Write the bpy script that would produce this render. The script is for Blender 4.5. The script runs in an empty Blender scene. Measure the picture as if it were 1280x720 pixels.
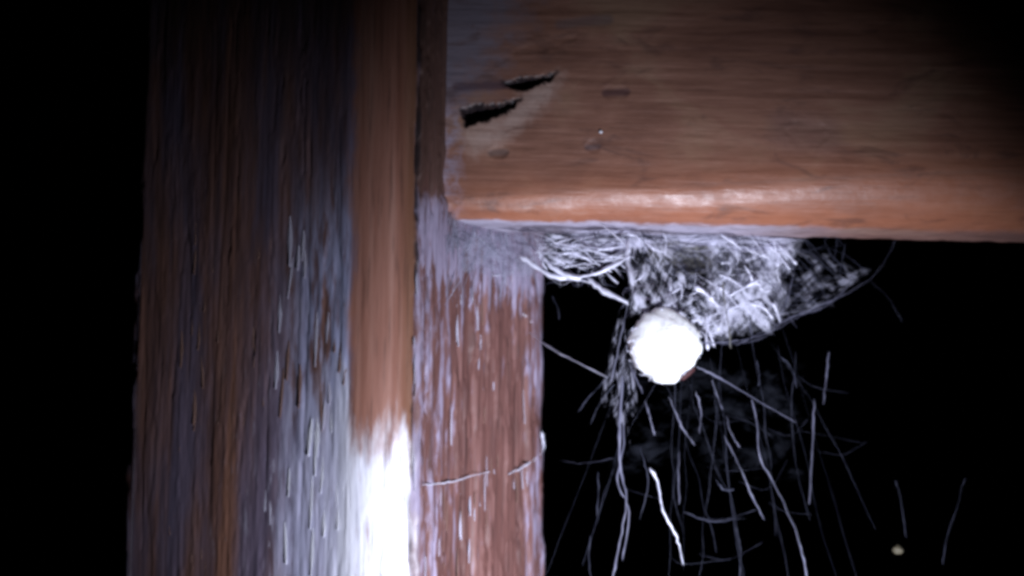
import bpy, math, random
import numpy as np
from mathutils import Vector, Matrix

random.seed(7)
scene = bpy.context.scene
COL = scene.collection
R = math.radians

# ------------------------------------------------------------------ camera
FPX = 1472.0                       # focal length in pixels of the 1280 wide photo
CAMZ = 1.30
PITCH, ROLL = R(5.3), R(0.4)
cam_d = bpy.data.cameras.new('camera')
cam = bpy.data.objects.new('camera', cam_d)
COL.objects.link(cam)
cam_d.sensor_width = 36.0
cam_d.lens = 36.0 * FPX / 1280.0
cam_d.clip_start = 0.005
cam_d.clip_end = 400.0
CAMROT = Matrix.Rotation(R(90) + PITCH, 4, 'X') @ Matrix.Rotation(ROLL, 4, 'Z')
cam.matrix_world = Matrix.Translation((0, 0, CAMZ)) @ CAMROT
cam_d.dof.use_dof = True
cam_d.dof.focus_distance = 0.222
cam_d.dof.aperture_fstop = 9.0
scene.camera = cam

# ------------------------------------------------------------------ night sky
world = bpy.data.worlds.new('World')
scene.world = world
world.use_nodes = True
wn = world.node_tree
bg = wn.nodes['Background']
sky = wn.nodes.new('ShaderNodeTexSky')
sky.sky_type = 'NISHITA'
sky.sun_disc = False
sky.sun_elevation = R(-4.0)
sky.sun_rotation = R(200.0)
wn.links.new(sky.outputs[0], bg.inputs[0])
bg.inputs[1].default_value = 0.002

# ------------------------------------------------------------------ the hand torch that lights the place
TORCH = Vector((0.058, 0.098, CAMZ - 0.080))
AIM = TORCH + Vector((math.sin(R(-11)) * math.cos(R(17)), math.cos(R(-11)) * math.cos(R(17)), math.sin(R(17))))
ld = bpy.data.lights.new('torch', 'SPOT')
ld.energy = 3.5
ld.color = (0.80, 0.84, 1.0)
ld.shadow_soft_size = 0.006
ld.spot_size = R(78)
ld.spot_blend = 1.0
torch = bpy.data.objects.new('torch', ld)
COL.objects.link(torch)
torch.location = TORCH
torch.rotation_euler = (AIM - TORCH).to_track_quat('-Z', 'Y').to_euler()

# ------------------------------------------------------------------ exposure
scene.render.engine = 'CYCLES'
scene.view_settings.view_transform = 'Standard'
scene.view_settings.look = 'None'
scene.view_settings.exposure = 0.0
scene.view_settings.gamma = 1.0
scene.view_settings.use_curve_mapping = False
scene.cycles.filter_width = 3.5
scene.cycles.transparent_max_bounces = 48
scene.cycles.max_bounces = 6


# ------------------------------------------------------------------ helpers
def at(px, py, Y):
    """world point on the ray of a photo pixel where it crosses depth Y"""
    d = CAMROT.to_3x3() @ Vector(((px - 640) / FPX, (360 - py) / FPX, -1.0))
    return Vector((0, 0, CAMZ)) + d * (Y / d.y)


def link(name, me, mat=None, parent=None):
    o = bpy.data.objects.new(name, me)
    COL.objects.link(o)
    if mat is not None and me is not None and len(me.materials) == 0:
        me.materials.append(mat)
    if parent is not None:
        o.parent = parent
    return o


def tag(o, label, cat=None, group=None, kind=None):
    if label: o['label'] = label
    if cat: o['category'] = cat
    if group: o['group'] = group
    if kind: o['kind'] = kind
    return o


def _hash(ix, iy, seed):
    h = (ix.astype(np.int64) * 374761393 + iy.astype(np.int64) * 668265263 + seed * 974634777) & 0x7fffffff
    h = ((h ^ (h >> 13)) * 1274126177) & 0x7fffffff
    h = h ^ (h >> 16)
    return (h & 0xffff) / 65535.0


def vnoise(x, y, seed=0):
    ix, iy = np.floor(x), np.floor(y)
    fx, fy = x - ix, y - iy
    fx = fx * fx * (3 - 2 * fx); fy = fy * fy * (3 - 2 * fy)
    a = _hash(ix, iy, seed); b = _hash(ix + 1, iy, seed)
    c = _hash(ix, iy + 1, seed); d = _hash(ix + 1, iy + 1, seed)
    return (a * (1 - fx) + b * fx) * (1 - fy) + (c * (1 - fx) + d * fx) * fy


def fbm(x, y, seed=0, oct=4):
    s, a, t = 0.0, 1.0, 0.0
    for i in range(oct):
        s = s + a * vnoise(x * 2 ** i, y * 2 ** i, seed + i * 17)
        t += a; a *= 0.5
    return s / t


def sstep(a, b, x):
    t = np.clip((x - a) / (b - a), 0, 1)
    return t * t * (3 - 2 * t)


def grid_mesh(name, P, UV, closed=False, smooth=True):
    """P: (rows, cols, 3) -> mesh with a uv layer"""
    n, m = P.shape[:2]
    idx = np.arange(n * m).reshape(n, m)
    if closed:
        idx = np.concatenate([idx, idx[:, :1]], 1)
    f = np.stack([idx[:-1, :-1], idx[:-1, 1:], idx[1:, 1:], idx[1:, :-1]], -1).reshape(-1, 4)
    me = bpy.data.meshes.new(name)
    me.from_pydata(P.reshape(-1, 3).tolist(), [], f.tolist())
    uv = me.uv_layers.new(name='uv')
    flat = UV.reshape(-1, 2)[f.reshape(-1)]
    uv.data.foreach_set('uv', flat.astype(np.float32).reshape(-1))
    me.polygons.foreach_set('use_smooth', np.full(len(f), smooth))
    me.update()
    return me


# ------------------------------------------------------------------ node helpers
class NT:
    def __init__(s, name):
        s.m = bpy.data.materials.new(name)
        s.m.use_nodes = True
        s.t = s.m.node_tree
        s.t.nodes.clear()
        s.out = s.t.nodes.new('ShaderNodeOutputMaterial')

    def put(s, sock, v):
        if isinstance(v, bpy.types.NodeSocket):
            s.t.links.new(v, sock)
        elif isinstance(v, (tuple, list)) and len(v) == 3 and sock.type == 'RGBA':
            sock.default_value = (*v, 1)
        else:
            sock.default_value = v

    def math(s, op, a, b=0.0, c=0.0, clamp=False):
        n = s.t.nodes.new('ShaderNodeMath'); n.operation = op; n.use_clamp = clamp
        s.put(n.inputs[0], a); s.put(n.inputs[1], b); s.put(n.inputs[2], c)
        return n.outputs[0]

    def mul(s, a, b): return s.math('MULTIPLY', a, b)
    def add(s, a, b): return s.math('ADD', a, b)
    def inv(s, a): return s.math('SUBTRACT', 1.0, a)

    def step(s, x, a, b, lo=0.0, hi=1.0):
        n = s.t.nodes.new('ShaderNodeMapRange'); n.interpolation_type = 'SMOOTHSTEP'
        s.put(n.inputs[0], x)
        if a <= b:
            v = (a, b, lo, hi)
        else:
            v = (b, a, hi, lo)
        for i, q in enumerate(v): n.inputs[i + 1].default_value = q
        return n.outputs[0]

    def uv(s):
        n = s.t.nodes.new('ShaderNodeUVMap'); n.uv_map = 'uv'
        x = s.t.nodes.new('ShaderNodeSeparateXYZ')
        s.t.links.new(n.outputs[0], x.inputs[0])
        return n.outputs[0], x.outputs[0], x.outputs[1]

    def scale(s, vec, sc, off=(0, 0, 0)):
        n = s.t.nodes.new('ShaderNodeMapping')
        s.put(n.inputs[0], vec)
        n.inputs['Scale'].default_value = sc; n.inputs['Location'].default_value = off
        return n.outputs[0]

    def noise(s, vec, scale=1.0, detail=4.0, rough=0.55, dist=0.0):
        n = s.t.nodes.new('ShaderNodeTexNoise')
        s.put(n.inputs['Vector'], vec)
        n.inputs['Scale'].default_value = scale; n.inputs['Detail'].default_value = detail
        n.inputs['Roughness'].default_value = rough; n.inputs['Distortion'].default_value = dist
        return n.outputs[0]

    def mix(s, f, a, b):
        n = s.t.nodes.new('ShaderNodeMix'); n.data_type = 'RGBA'
        s.put(n.inputs[0], f); s.put(n.inputs[6], a); s.put(n.inputs[7], b)
        return n.outputs[2]

    def ramp(s, x, stops):
        n = s.t.nodes.new('ShaderNodeValToRGB')
        s.put(n.inputs[0], x)
        e = n.color_ramp.elements
        e[0].position, e[0].color = stops[0][0], (*stops[0][1], 1)
        e[1].position, e[1].color = stops[-1][0], (*stops[-1][1], 1)
        for p, c in stops[1:-1]:
            q = e.new(p); q.color = (*c, 1)
        return n.outputs[0]

    def bump(s, h, dist, strength=1.0):
        n = s.t.nodes.new('ShaderNodeBump')
        n.inputs['Strength'].default_value = strength
        n.inputs['Distance'].default_value = dist
        s.put(n.inputs['Height'], h)
        return n.outputs[0]

    def principled(s, col, rough=0.6, normal=None, spec=0.5, coat=0.0, coat_rough=0.2):
        n = s.t.nodes.new('ShaderNodeBsdfPrincipled')
        s.put(n.inputs['Base Color'], col); s.put(n.inputs['Roughness'], rough)
        s.put(n.inputs['Specular IOR Level'], spec)
        s.put(n.inputs['Coat Weight'], coat); s.put(n.inputs['Coat Roughness'], coat_rough)
        if normal is not None: s.put(n.inputs['Normal'], normal)
        return n.outputs[0]

    def done(s, shader):
        s.t.links.new(shader, s.out.inputs['Surface'])
        return s.m


# ------------------------------------------------------------------ post geometry (plan)
A0 = np.array((-0.0764, 0.2325)); B0 = np.array((-0.0213, 0.2035))
e1 = (B0 - A0) / np.linalg.norm(B0 - A0)             # along the left face, towards the camera
L1 = float(np.linalg.norm(B0 - A0))
e2 = np.array((-e1[1], e1[0]))                       # along the right face, away from the camera
L2 = 0.0625


def post_profile(rb):
    """closed outline from the far-left corner round the front corner; rb = rounding of the front corner.
    returns points, outward normals, u (metres, fixed landmarks)"""
    Cc = B0 + e2 * L2
    D = A0 + e2 * L2
    corners = [A0, B0, Cc, D]
    rad = [0.004, rb, 0.0035, 0.004]
    segs = [150, 130, 24, 24]
    pts, nrm, us = [], [], []
    ubase = 0.0
    lens = [L1, L2, L1, L2]
    for i in range(4):
        p, q = corners[i], corners[(i + 1) % 4]
        d = (q - p) / np.linalg.norm(q - p)
        n = np.array((d[1], -d[0]))
        ra, rq = rad[i], rad[(i + 1) % 4]
        # straight
        for k in range(segs[i]):
            t = ra + (lens[i] - ra - rq) * k / segs[i]
            pts.append(p + d * t); nrm.append(n); us.append(ubase + t)
        # arc at q
        dn = (corners[(i + 2) % 4] - q); dn = dn / np.linalg.norm(dn)
        n2 = np.array((dn[1], -dn[0]))
        c = q - d * rq + dn * rq
        ka = 60 if i == 0 else 8
        for k in range(ka):
            a = (k / ka) * math.pi / 2
            nn = n * math.cos(a) + n2 * math.sin(a)
            pts.append(c + nn * rq); nrm.append(nn)
            us.append(ubase + lens[i] - rq + 2 * rq * k / ka)
        ubase += lens[i]
    return np.array(pts), np.array(nrm), np.array(us)


def u_left(px, py=450):
    """perimeter coordinate on the left face seen at photo column px"""
    d = CAMROT.to_3x3() @ Vector(((px - 640) / FPX, (360 - py) / FPX, -1.0))
    # A0 + e1*u = k*(dx,dy)
    M = np.array([[e1[0], -d.x], [e1[1], -d.y]])
    return float(np.linalg.solve(M, -A0)[0])


def u_right(px, py=450):
    d = CAMROT.to_3x3() @ Vector(((px - 640) / FPX, (360 - py) / FPX, -1.0))
    M = np.array([[e2[0], -d.x], [e2[1], -d.y]])
    return L1 + float(np.linalg.solve(M, -B0)[0])


def z_at(py, Y): return at(500, py, Y).z


ZD0, ZD1 = CAMZ - 0.062, CAMZ + 0.112
zrows = np.concatenate([np.linspace(-0.02, ZD0 - 0.01, 14), np.linspace(ZD0, ZD1, 440), np.linspace(ZD1 + 0.01, 1.56, 8)])
U445, U512 = u_left(447), u_right(517)
UC0, UC1 = L1 - 0.0080, L1 + 0.0080
Z545 = z_at(548, 0.208)


def build_post():
    rows, uvs = [], []
    for z in zrows:
        t = (z - (CAMZ - 0.04)) / 0.11
        rb = 0.0075 + 0.0045 * min(1, max(0, t))
        p, n, u = post_profile(rb)
        rows.append(np.concatenate([p, n], 1)); uvs.append(u)
    A = np.array(rows); U = np.array(uvs)
    Z = np.repeat(zrows[:, None], U.shape[1], 1)
    # relief: long fibres, flaking coats, deep checks; the worn front corner stays smooth
    chamfer = sstep(UC0 - 0.001, UC0 + 0.0015, U) * (1 - sstep(UC1 - 0.002, UC1 - 0.0002, U))
    wob = 0.004 * (fbm(U * 300, Z * 200, 5) - 0.5)
    upper = sstep(Z545 - 0.002, Z545 + 0.001, Z + wob * 2)
    rough = 1 - 0.93 * chamfer * upper
    fib = fbm(U * 900, Z * 38, 11, 4) - 0.5
    flake = sstep(0.50, 0.56, fbm(U * 330 + 3 * fib, Z * 42, 23, 4))
    flake2 = sstep(0.56, 0.60, fbm(U * 620, Z * 90, 31, 4))
    big = fbm(U * 70, Z * 12, 41, 3) - 0.5
    chk = 1 - sstep(0.0, 0.055, np.abs(fbm(U * 260, Z * 14, 57, 3) - 0.5))
    leftf = 1 - 0.78 * (U < L1)
    h = rough * leftf * (0.00045 * fib + 0.00036 * flake + 0.00028 * flake2 - 0.0006 * chk * (1 - flake)) + 0.0010 * big * (1 - 0.6 * chamfer)
    # a ragged split where the worn corner meets the right face
    sp_u = UC1 + 0.0003 + 0.0006 * (fbm(Z * 60, Z * 0 + 3, 71) - 0.5) * 2
    sp = np.exp(-((U - sp_u) / 0.0005) ** 2) * sstep(0.40, 0.52, fbm(Z * 110, Z * 0 + 9, 77, 3))
    h = h - 0.0016 * sp
    # right face slightly hollowed beside the split
    P = np.empty(U.shape + (3,))
    P[..., 0] = A[..., 0] + A[..., 2] * h
    P[..., 1] = A[..., 1] + A[..., 3] * h
    P[..., 2] = Z
    me = grid_mesh('shaft', P, np.stack([U, Z - CAMZ], -1), closed=True)
    # close the top
    import bmesh
    bm = bmesh.new(); bm.from_mesh(me); bm.verts.ensure_lookup_table()
    m = U.shape[1]; n = U.shape[0]
    f = bm.faces.new([bm.verts[(n - 1) * m + k] for k in range(m)])
    bm.to_mesh(me); bm.free()
    return me


# ------------------------------------------------------------------ wood of the post
def post_material():
    s = NT('weathered_post_wood')
    uv, u, v = s.uv()
    warp = s.noise(s.scale(uv, (120, 120, 1)), 1, 3)
    n_big = s.noise(s.scale(uv, (95, 13, 1)), 1, 4, 0.6, 0.3)
    n_st = s.noise(s.scale(uv, (330, 26, 1)), 1, 5, 0.6, 0.4)
    n_fi = s.noise(s.scale(uv, (1300, 70, 1)), 1, 4, 0.6)
    n_sp = s.noise(s.scale(uv, (700, 95, 1), (3, 7, 0)), 1, 4, 0.65)
    uw = s.add(u, s.mul(s.add(n_st, -0.5), 0.009))
    vw = s.add(v, s.mul(s.add(n_sp, -0.5), 0.022))
    base = s.ramp(n_st, [(0.22, (0.095, 0.052, 0.048)), (0.42, (0.14, 0.072, 0.060)), (0.58, (0.20, 0.098, 0.072)), (0.80, (0.27, 0.15, 0.115))])
    base = s.mix(s.mul(s.step(n_big, 0.38, 0.64), 0.75), base, (0.13, 0.115, 0.18))
    # orange heartwood streak
    uo = u_left(285)
    om = s.mul(s.step(uw, uo - 0.004, uo - 0.001), s.step(uw, uo + 0.005, uo + 0.001))
    om = s.mul(om, s.step(n_big, 0.42, 0.58))
    base = s.mix(s.mul(om, 0.7), base, (0.30, 0.125, 0.050))
    # blue-grey remains of paint beside the worn corner, brightened as a painted sheen
    gm = s.mul(s.step(uw, u_left(335), u_left(400)), s.step(u, UC0 + 0.0008, UC0 - 0.0004))
    gn = s.step(s.add(s.mul(n_sp, 0.4), s.mul(n_big, 0.6)), 0.43, 0.52)
    gm = s.mul(s.mul(gm, gn), s.step(vw, z_at(170, 0.21) - CAMZ, z_at(340, 0.21) - CAMZ))
    base = s.mix(s.mul(gm, 0.9), base, s.mix(n_st, (0.30, 0.32, 0.50), (0.50, 0.52, 0.72)))
    # thin scattered pale flecks on the left face
    fl = s.mul(s.step(n_sp, 0.585, 0.65), s.step(u, UC0, UC0 - 0.001))
    fl = s.mul(s.mul(fl, s.step(u, u_left(230), u_left(400))), s.step(vw, z_at(230, 0.21) - CAMZ, z_at(560, 0.21) - CAMZ))
    base = s.mix(s.mul(fl, 0.75), base, (0.42, 0.40, 0.48))
    # right face: red-brown with dusty lilac flakes, most of them towards the corner and the beam
    ur0, ur1 = UC1, u_right(680)
    rb = s.ramp(n_st, [(0.25, (0.065, 0.027, 0.024)), (0.5, (0.125, 0.053, 0.044)), (0.75, (0.20, 0.10, 0.088))])
    k1 = s.mul(s.step(uw, u_right(610), u_right(530)), s.step(vw, z_at(260, 0.215) - CAMZ, z_at(330, 0.215) - CAMZ))
    top = s.step(vw, z_at(410, 0.225) - CAMZ, z_at(318, 0.225) - CAMZ)
    top = s.mul(top, s.step(vw, z_at(235, 0.225) - CAMZ, z_at(275, 0.225) - CAMZ))
    edge = s.step(uw, u_right(650), u_right(672))
    dens = s.math('MAXIMUM', s.math('MAXIMUM', s.mul(k1, 0.12), s.mul(top, 0.20)), s.mul(edge, 0.14))
    fm = s.step(s.add(s.add(s.mul(n_sp, 0.55), s.mul(n_st, 0.45)), dens), 0.575, 0.70)
    rb = s.mix(s.mul(fm, 0.85), rb, s.mix(n_fi, (0.17, 0.145, 0.22), (0.38, 0.34, 0.46)))
    joint_shade = s.step(vw, z_at(275, 0.215) - CAMZ, z_at(215, 0.215) - CAMZ)  # shade beside the beam joint, painted dark on the right face
    rb = s.mix(s.mul(joint_shade, 0.75), rb, s.mix(n_st, (0.030, 0.016, 0.012), (0.085, 0.045, 0.032)))
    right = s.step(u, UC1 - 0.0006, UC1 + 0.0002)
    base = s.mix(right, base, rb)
    # the worn, smooth front corner
    n_wob = s.noise(s.scale(uv, (160, 60, 1), (2, 4, 0)), 1, 5, 0.6)
    ch = s.mul(s.step(s.add(u, s.add(s.mul(s.add(n_sp, -0.5), 0.004), s.mul(s.add(n_wob, -0.5), 0.008))), UC0 - 0.0016, UC0 + 0.0022), s.step(u, UC1 - 0.0002, UC1 - 0.0012))
    cc = s.ramp(s.noise(s.scale(uv, (420, 22, 1)), 1, 4, 0.55), [(0.25, (0.19, 0.076, 0.050)), (0.5, (0.28, 0.128, 0.090)), (0.8, (0.39, 0.215, 0.165))])
    cc = s.mix(s.mul(s.step(u, UC1 - 0.006, UC1 - 0.001), 0.65), cc, (0.13, 0.060, 0.026))
    base = s.mix(ch, base, cc)
    # torch glare painted white over flaking coat, low round the corner, spilling left
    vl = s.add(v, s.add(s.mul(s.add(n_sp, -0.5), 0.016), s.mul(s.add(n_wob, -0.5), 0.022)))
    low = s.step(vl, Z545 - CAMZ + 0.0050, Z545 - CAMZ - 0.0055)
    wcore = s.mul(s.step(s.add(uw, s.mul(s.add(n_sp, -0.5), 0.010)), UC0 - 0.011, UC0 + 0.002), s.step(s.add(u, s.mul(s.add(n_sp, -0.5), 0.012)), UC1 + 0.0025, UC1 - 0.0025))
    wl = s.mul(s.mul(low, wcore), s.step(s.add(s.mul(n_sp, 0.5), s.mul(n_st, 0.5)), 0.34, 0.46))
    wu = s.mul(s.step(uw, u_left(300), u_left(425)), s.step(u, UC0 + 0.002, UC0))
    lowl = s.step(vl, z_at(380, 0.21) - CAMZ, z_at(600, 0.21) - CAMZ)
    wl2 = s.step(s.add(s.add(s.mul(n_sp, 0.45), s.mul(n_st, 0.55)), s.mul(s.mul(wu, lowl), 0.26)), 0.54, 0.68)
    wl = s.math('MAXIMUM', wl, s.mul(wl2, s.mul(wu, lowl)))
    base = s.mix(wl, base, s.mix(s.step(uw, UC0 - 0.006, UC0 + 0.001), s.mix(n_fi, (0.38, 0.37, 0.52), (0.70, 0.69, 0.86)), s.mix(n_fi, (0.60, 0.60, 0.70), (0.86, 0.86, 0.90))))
    # black open joint where the corner meets the right face
    jm = s.mul(s.step(s.math('ABSOLUTE', s.add(s.add(u, -UC1), s.mul(s.add(n_wob, -0.5), 0.0022))), 0.0011, 0.0004), s.step(s.noise(s.scale(uv, (20, 75, 1), (8, 2, 0)), 1, 4, 0.6), 0.42, 0.52))
    base = s.mix(s.mul(jm, 0.92), base, (0.018, 0.011, 0.012))
    # fine grain
    base = s.mix(s.mul(s.step(n_fi, 0.5, 0.3), 0.45), base, (0.03, 0.019, 0.017))
    nb = s.bump(s.add(s.mul(n_fi, 0.5), n_sp), 0.0003, 0.5)
    ro = s.mix(ch, (0.62, 0.62, 0.62), (0.42, 0.42, 0.42))
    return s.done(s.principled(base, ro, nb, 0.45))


POSTMAT = post_material()
post_root = bpy.data.objects.new('timber_post', None)
COL.objects.link(post_root)
post_root.location = (0, 0, 0)
tag(post_root, 'weathered upright wooden post with peeling coat and smooth worn front corner, left of the beam', 'post')
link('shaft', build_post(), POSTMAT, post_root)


def simple_wood(name, c0, c1, rough=0.6):
    s = NT(name)
    tc = s.t.nodes.new('ShaderNodeTexCoord').outputs['Object']
    n = s.noise(s.scale(tc, (900, 900, 120)), 1, 4)
    return s.done(s.principled(s.mix(s.step(n, 0.35, 0.65), c0, c1), rough, s.bump(n, 0.0004, 0.6), 0.4))


M_LILAC = simple_wood('peeled_lilac_coat', (0.34, 0.31, 0.40), (0.66, 0.64, 0.76))
M_BROWN = simple_wood('raised_brown_fibre', (0.10, 0.05, 0.04), (0.30, 0.17, 0.13))
M_WHITE = simple_wood('white_fleck_and_glare', (0.60, 0.60, 0.70), (0.86, 0.86, 0.92))


def splinter_mesh(seed, mat):
    """a lifted sliver: pointed at both ends, standing off at the lower end; local z along the grain, -y outwards"""
    rr = random.Random(seed)
    n = 7
    vs, fs = [], []
    bend = rr.uniform(-0.12, 0.12)
    for i in range(n):
        t = i / (n - 1)
        w = (math.sin(math.pi * min(1, max(0.0, t * 0.94 + 0.03))) ** 0.7) * 0.5 * rr.uniform(0.75, 1.15)
        lift = -(0.10 + 0.22 * (1 - t) ** 2)
        x0 = bend * math.sin(t * 3.1)
        vs += [(x0 - w, lift + 0.10, t), (x0, lift, t), (x0 + w, lift + 0.12, t), (x0, 0.12, t)]
        if i:
            b = 4 * (i - 1)
            for k in range(4):
                fs.append((b + k, b + (k + 1) % 4, b + 4 + (k + 1) % 4, b + 4 + k))
    fs += [(3, 2, 1, 0), tuple(4 * (n - 1) + k for k in range(4))]
    me = bpy.data.meshes.new('splinter')
    me.from_pydata(vs, [], fs)
    me.materials.append(mat)
    me.update()
    return me


SPL = {m: [splinter_mesh(i + 40, m) for i in range(5)] for m in (M_LILAC, M_BROWN, M_WHITE)}


def splinter(u_m, z, length, width, mat, rr):
    if u_m < UC0:
        p = A0 + e1 * u_m; n = np.array((e1[1], -e1[0])); d = e1
    else:
        p = B0 + e2 * (u_m - L1); n = np.array((e2[1], -e2[0])); d = e2
    p = p - n * 0.00005
    o = bpy.data.objects.new('splinter', rr.choice(SPL[mat]))
    COL.objects.link(o)
    X = Vector((d[0], d[1], 0)); Yv = Vector((-n[0], -n[1], 0)); Zv = Vector((0, 0, 1))
    rot = Matrix((X, Yv, Zv)).transposed().to_4x4()
    tilt = Matrix.Rotation(rr.gauss(0, 0.05), 4, 'Y')
    sx = width * rr.choice((-1, 1))
    o.matrix_world = Matrix.Translation((p[0], p[1], z)) @ rot @ tilt @ Matrix.Diagonal((abs(sx), width * 1.1, length, 1))
    o.parent = post_root
    return o


rr = random.Random(11)
for k in range(95):       # right face
    px = 518 + 150 * rr.random() ** 1.5
    py = rr.uniform(330, 735)
    u_ = u_right(px, py)
    Y = float((B0 + e2 * (u_ - L1))[1])
    L = rr.uniform(0.0020, 0.0075)
    splinter(u_, at(px, py, Y).z, L, rr.uniform(0.0004, 0.0010), M_LILAC if rr.random() < 0.65 else M_BROWN, rr)
for k in range(90):       # left face
    px = 432 - 220 * rr.random() ** 1.5
    py = rr.uniform(300, 740)
    u_ = u_left(px, py)
    Y = float((A0 + e1 * u_)[1])
    L = rr.uniform(0.003, 0.010)
    m = M_WHITE if (px > 350 and py > 540) else (M_LILAC if rr.random() < 0.5 and px > 330 else M_BROWN)  # white slivers lie inside the painted glare
    splinter(u_, at(px, py, Y).z, L, rr.uniform(0.0005, 0.0011), m, rr)

# ------------------------------------------------------------------ the beam
BANG = R(-1.5)
BTILT = math.tan(R(0.95))                            # the beam sags a little towards its far end
bdir = np.array((math.cos(BANG), math.sin(BANG)))
bback = np.array((-math.sin(BANG), math.cos(BANG)))
sR = u_right(557, 280) - L1
BO = B0 + e2 * sR                                     # front-left of the beam, on the post's right face
ZB = at(620, 273, BO[1] + 0.001).z                    # underside
BH, BT, BL = 0.098, 0.021, 0.60
RF0, RF1 = 0.0045, 0.0125            # rounding of the lower front edge at the post and further right


def beam_s0(depth):
    """where the beam starts at a given depth so that it butts against the post's right face"""
    # BO + bback*depth + bdir*s on line B0 + e2*t
    M = np.array([[bdir[0], -e2[0]], [bdir[1], -e2[1]]])
    return float(np.linalg.solve(M, B0 - BO - bback * depth)[0])


def beam_px(px, py):
    """(s, h) on the beam's front face for a photo pixel"""
    d = CAMROT.to_3x3() @ Vector(((px - 640) / FPX, (360 - py) / FPX, -1.0))
    M = np.array([[bdir[0], -d.x], [bdir[1], -d.y]])
    s_, k = np.linalg.solve(M, -BO)
    return float(s_), CAMZ + k * d.z - ZB + float(s_) * BTILT


def build_beam():
    # profile: (depth, height) closed, starting at top front going down, round lower front edge, underside, back
    def profile(rf, rb_=0.003):
        prof, nr = [], []
        def add(d, h, nd, nh): prof.append((d, h)); nr.append((nd, nh))
        N = 260
        for k in range(N): add(0, BH - 0.003 - (BH - 0.003 - rf) * k / N, -1, 0)
        for k in range(40):
            a = k / 40 * math.pi / 2
            add(rf - rf * math.cos(a), rf - rf * math.sin(a), -math.cos(a), -math.sin(a))
        for k in range(34): add(rf + (BT - rf - rb_) * k / 34, 0, 0, -1)
        for k in range(8):
            a = k / 8 * math.pi / 2
            add(BT - rb_ + rb_ * math.sin(a), rb_ - rb_ * math.cos(a), math.sin(a), -math.cos(a))
        for k in range(10): add(BT, rb_ + (BH - 0.003 - rb_) * k / 10, 1, 0)
        for k in range(4):
            a = k / 4 * math.pi / 2
            add(BT - 0.003 + 0.003 * math.cos(a), BH - 0.003 + 0.003 * math.sin(a), math.cos(a), math.sin(a))
        for k in range(6): add(BT - 0.003 - (BT - 0.006) * k / 6, BH, 0, 1)
        for k in range(4):
            a = k / 4 * math.pi / 2
            add(0.003 - 0.003 * math.sin(a), BH - 0.003 + 0.003 * math.cos(a), -math.sin(a), math.cos(a))
        return np.array(prof), np.array(nr)
    pa, nr = profile(RF0); pb, _ = profile(RF1)
    S = np.concatenate([np.linspace(0, 0.125, 460), np.linspace(0.128, BL, 60)])
    n, m = len(S), len(pa)
    k_ = np.clip(S / 0.10, 0, 1)[:, None, None]
    PR = pa[None] * (1 - k_) + pb[None] * k_
    Dp, H = PR[..., 0], PR[..., 1]
    ARC = np.concatenate([np.zeros((n, 1)), np.cumsum(np.linalg.norm(np.diff(PR, axis=1), axis=2), axis=1)], 1)
    SS = np.repeat(S[:, None], m, 1)
    fade = np.clip(1 - S / 0.10, 0, 1)[:, None]
    bs0, bs1 = beam_s0(0.0), beam_s0(0.01)
    SS = SS + (bs0 + (bs1 - bs0) * Dp / 0.01 - 0.0012) * fade
    turn = np.repeat(np.where(nr[:, 0] <= 0.3, np.clip(-nr[:, 1], 0, 1), 1.0)[None, :], n, 0)
    turn[:, :260] = 0
    front_band = np.exp(-np.clip(H - (RF0 + (RF1 - RF0) * k_[..., 0]), 0, 1) / 0.004) * (Dp < 0.0001)
    # gentle saw relief + dents
    h = 0.0007 * (fbm(SS * 26, ARC * 60, 3, 3) - 0.5) + 0.00022 * (fbm(SS * 70, ARC * 900, 9, 4) - 0.5)
    h += 0.0005 * (fbm(SS * 240, ARC * 300, 19, 3) - 0.5) * sstep(0.004, 0.0, H) * 1.2
    front = Dp < 0.0006

    def seg(px0, py0, px1, py1, wid, depth, k=1.0, noise=0.5, taper=True):
        s0, h0 = beam_px(px0, py0); s1, h1 = beam_px(px1, py1)
        dx, dy = s1 - s0, h1 - h0
        L = math.hypot(dx, dy)
        t = ((SS - s0) * dx + (H - h0) * dy) / L / L
        dist = np.abs((SS - s0) * dy - (H - h0) * dx) / L
        dist = dist + noise * wid * (fbm(SS * 900, H * 900, 29, 3) - 0.5) * 2
        tt = np.clip(t, 0, 1)
        ww = wid * (1 - 0.75 * np.abs(2 * tt - 1) ** 2.5) if taper else wid
        end = np.maximum(0, np.maximum(-t, t - 1)) * L
        m_ = 1 - sstep(0.40, 1.05, np.sqrt(dist ** 2 + end ** 2) / ww)
        return -depth * m_ * front


    def poly(pts, wob):
        """signed distance (metres, negative inside) to a ragged outline on the front face"""
        q = [beam_px(*a) for a in pts]
        xs = SS + wob * (fbm(SS * 1500, H * 1500, 61, 3) - 0.5) * 2
        ys = H + wob * (fbm(SS * 1500 + 9, H * 1500, 67, 3) - 0.5) * 2
        best = np.full(SS.shape, 1e9); inside = np.zeros(SS.shape, bool)
        for (x0, y0), (x1, y1) in zip(q, q[1:] + q[:1]):
            dx, dy = x1 - x0, y1 - y0
            tt = np.clip(((xs - x0) * dx + (ys - y0) * dy) / (dx * dx + dy * dy), 0, 1)
            best = np.minimum(best, np.hypot(xs - x0 - tt * dx, ys - y0 - tt * dy))
            c = ((y0 > ys) != (y1 > ys)) & (xs < dx * (ys - y0) / (dy if abs(dy) > 1e-9 else 1e-9) + x0)
            inside ^= c
        return np.where(inside, -best, best) + (~front) * 1.0

    g1 = poly([(576, 136), (598, 131), (622, 130), (652, 123), (640, 136), (618, 147), (600, 152), (581, 158)], 0.0006)
    g2 = poly([(628, 104), (652, 97), (676, 95), (699, 89), (688, 100), (668, 108), (650, 113), (640, 110)], 0.0006)
    gash = np.minimum(g1, g2)
    bare = poly([(701, 92), (692, 120), (660, 150), (630, 176), (592, 194), (578, 176), (584, 158), (615, 149), (645, 131), (660, 112)], 0.0010)
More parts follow.
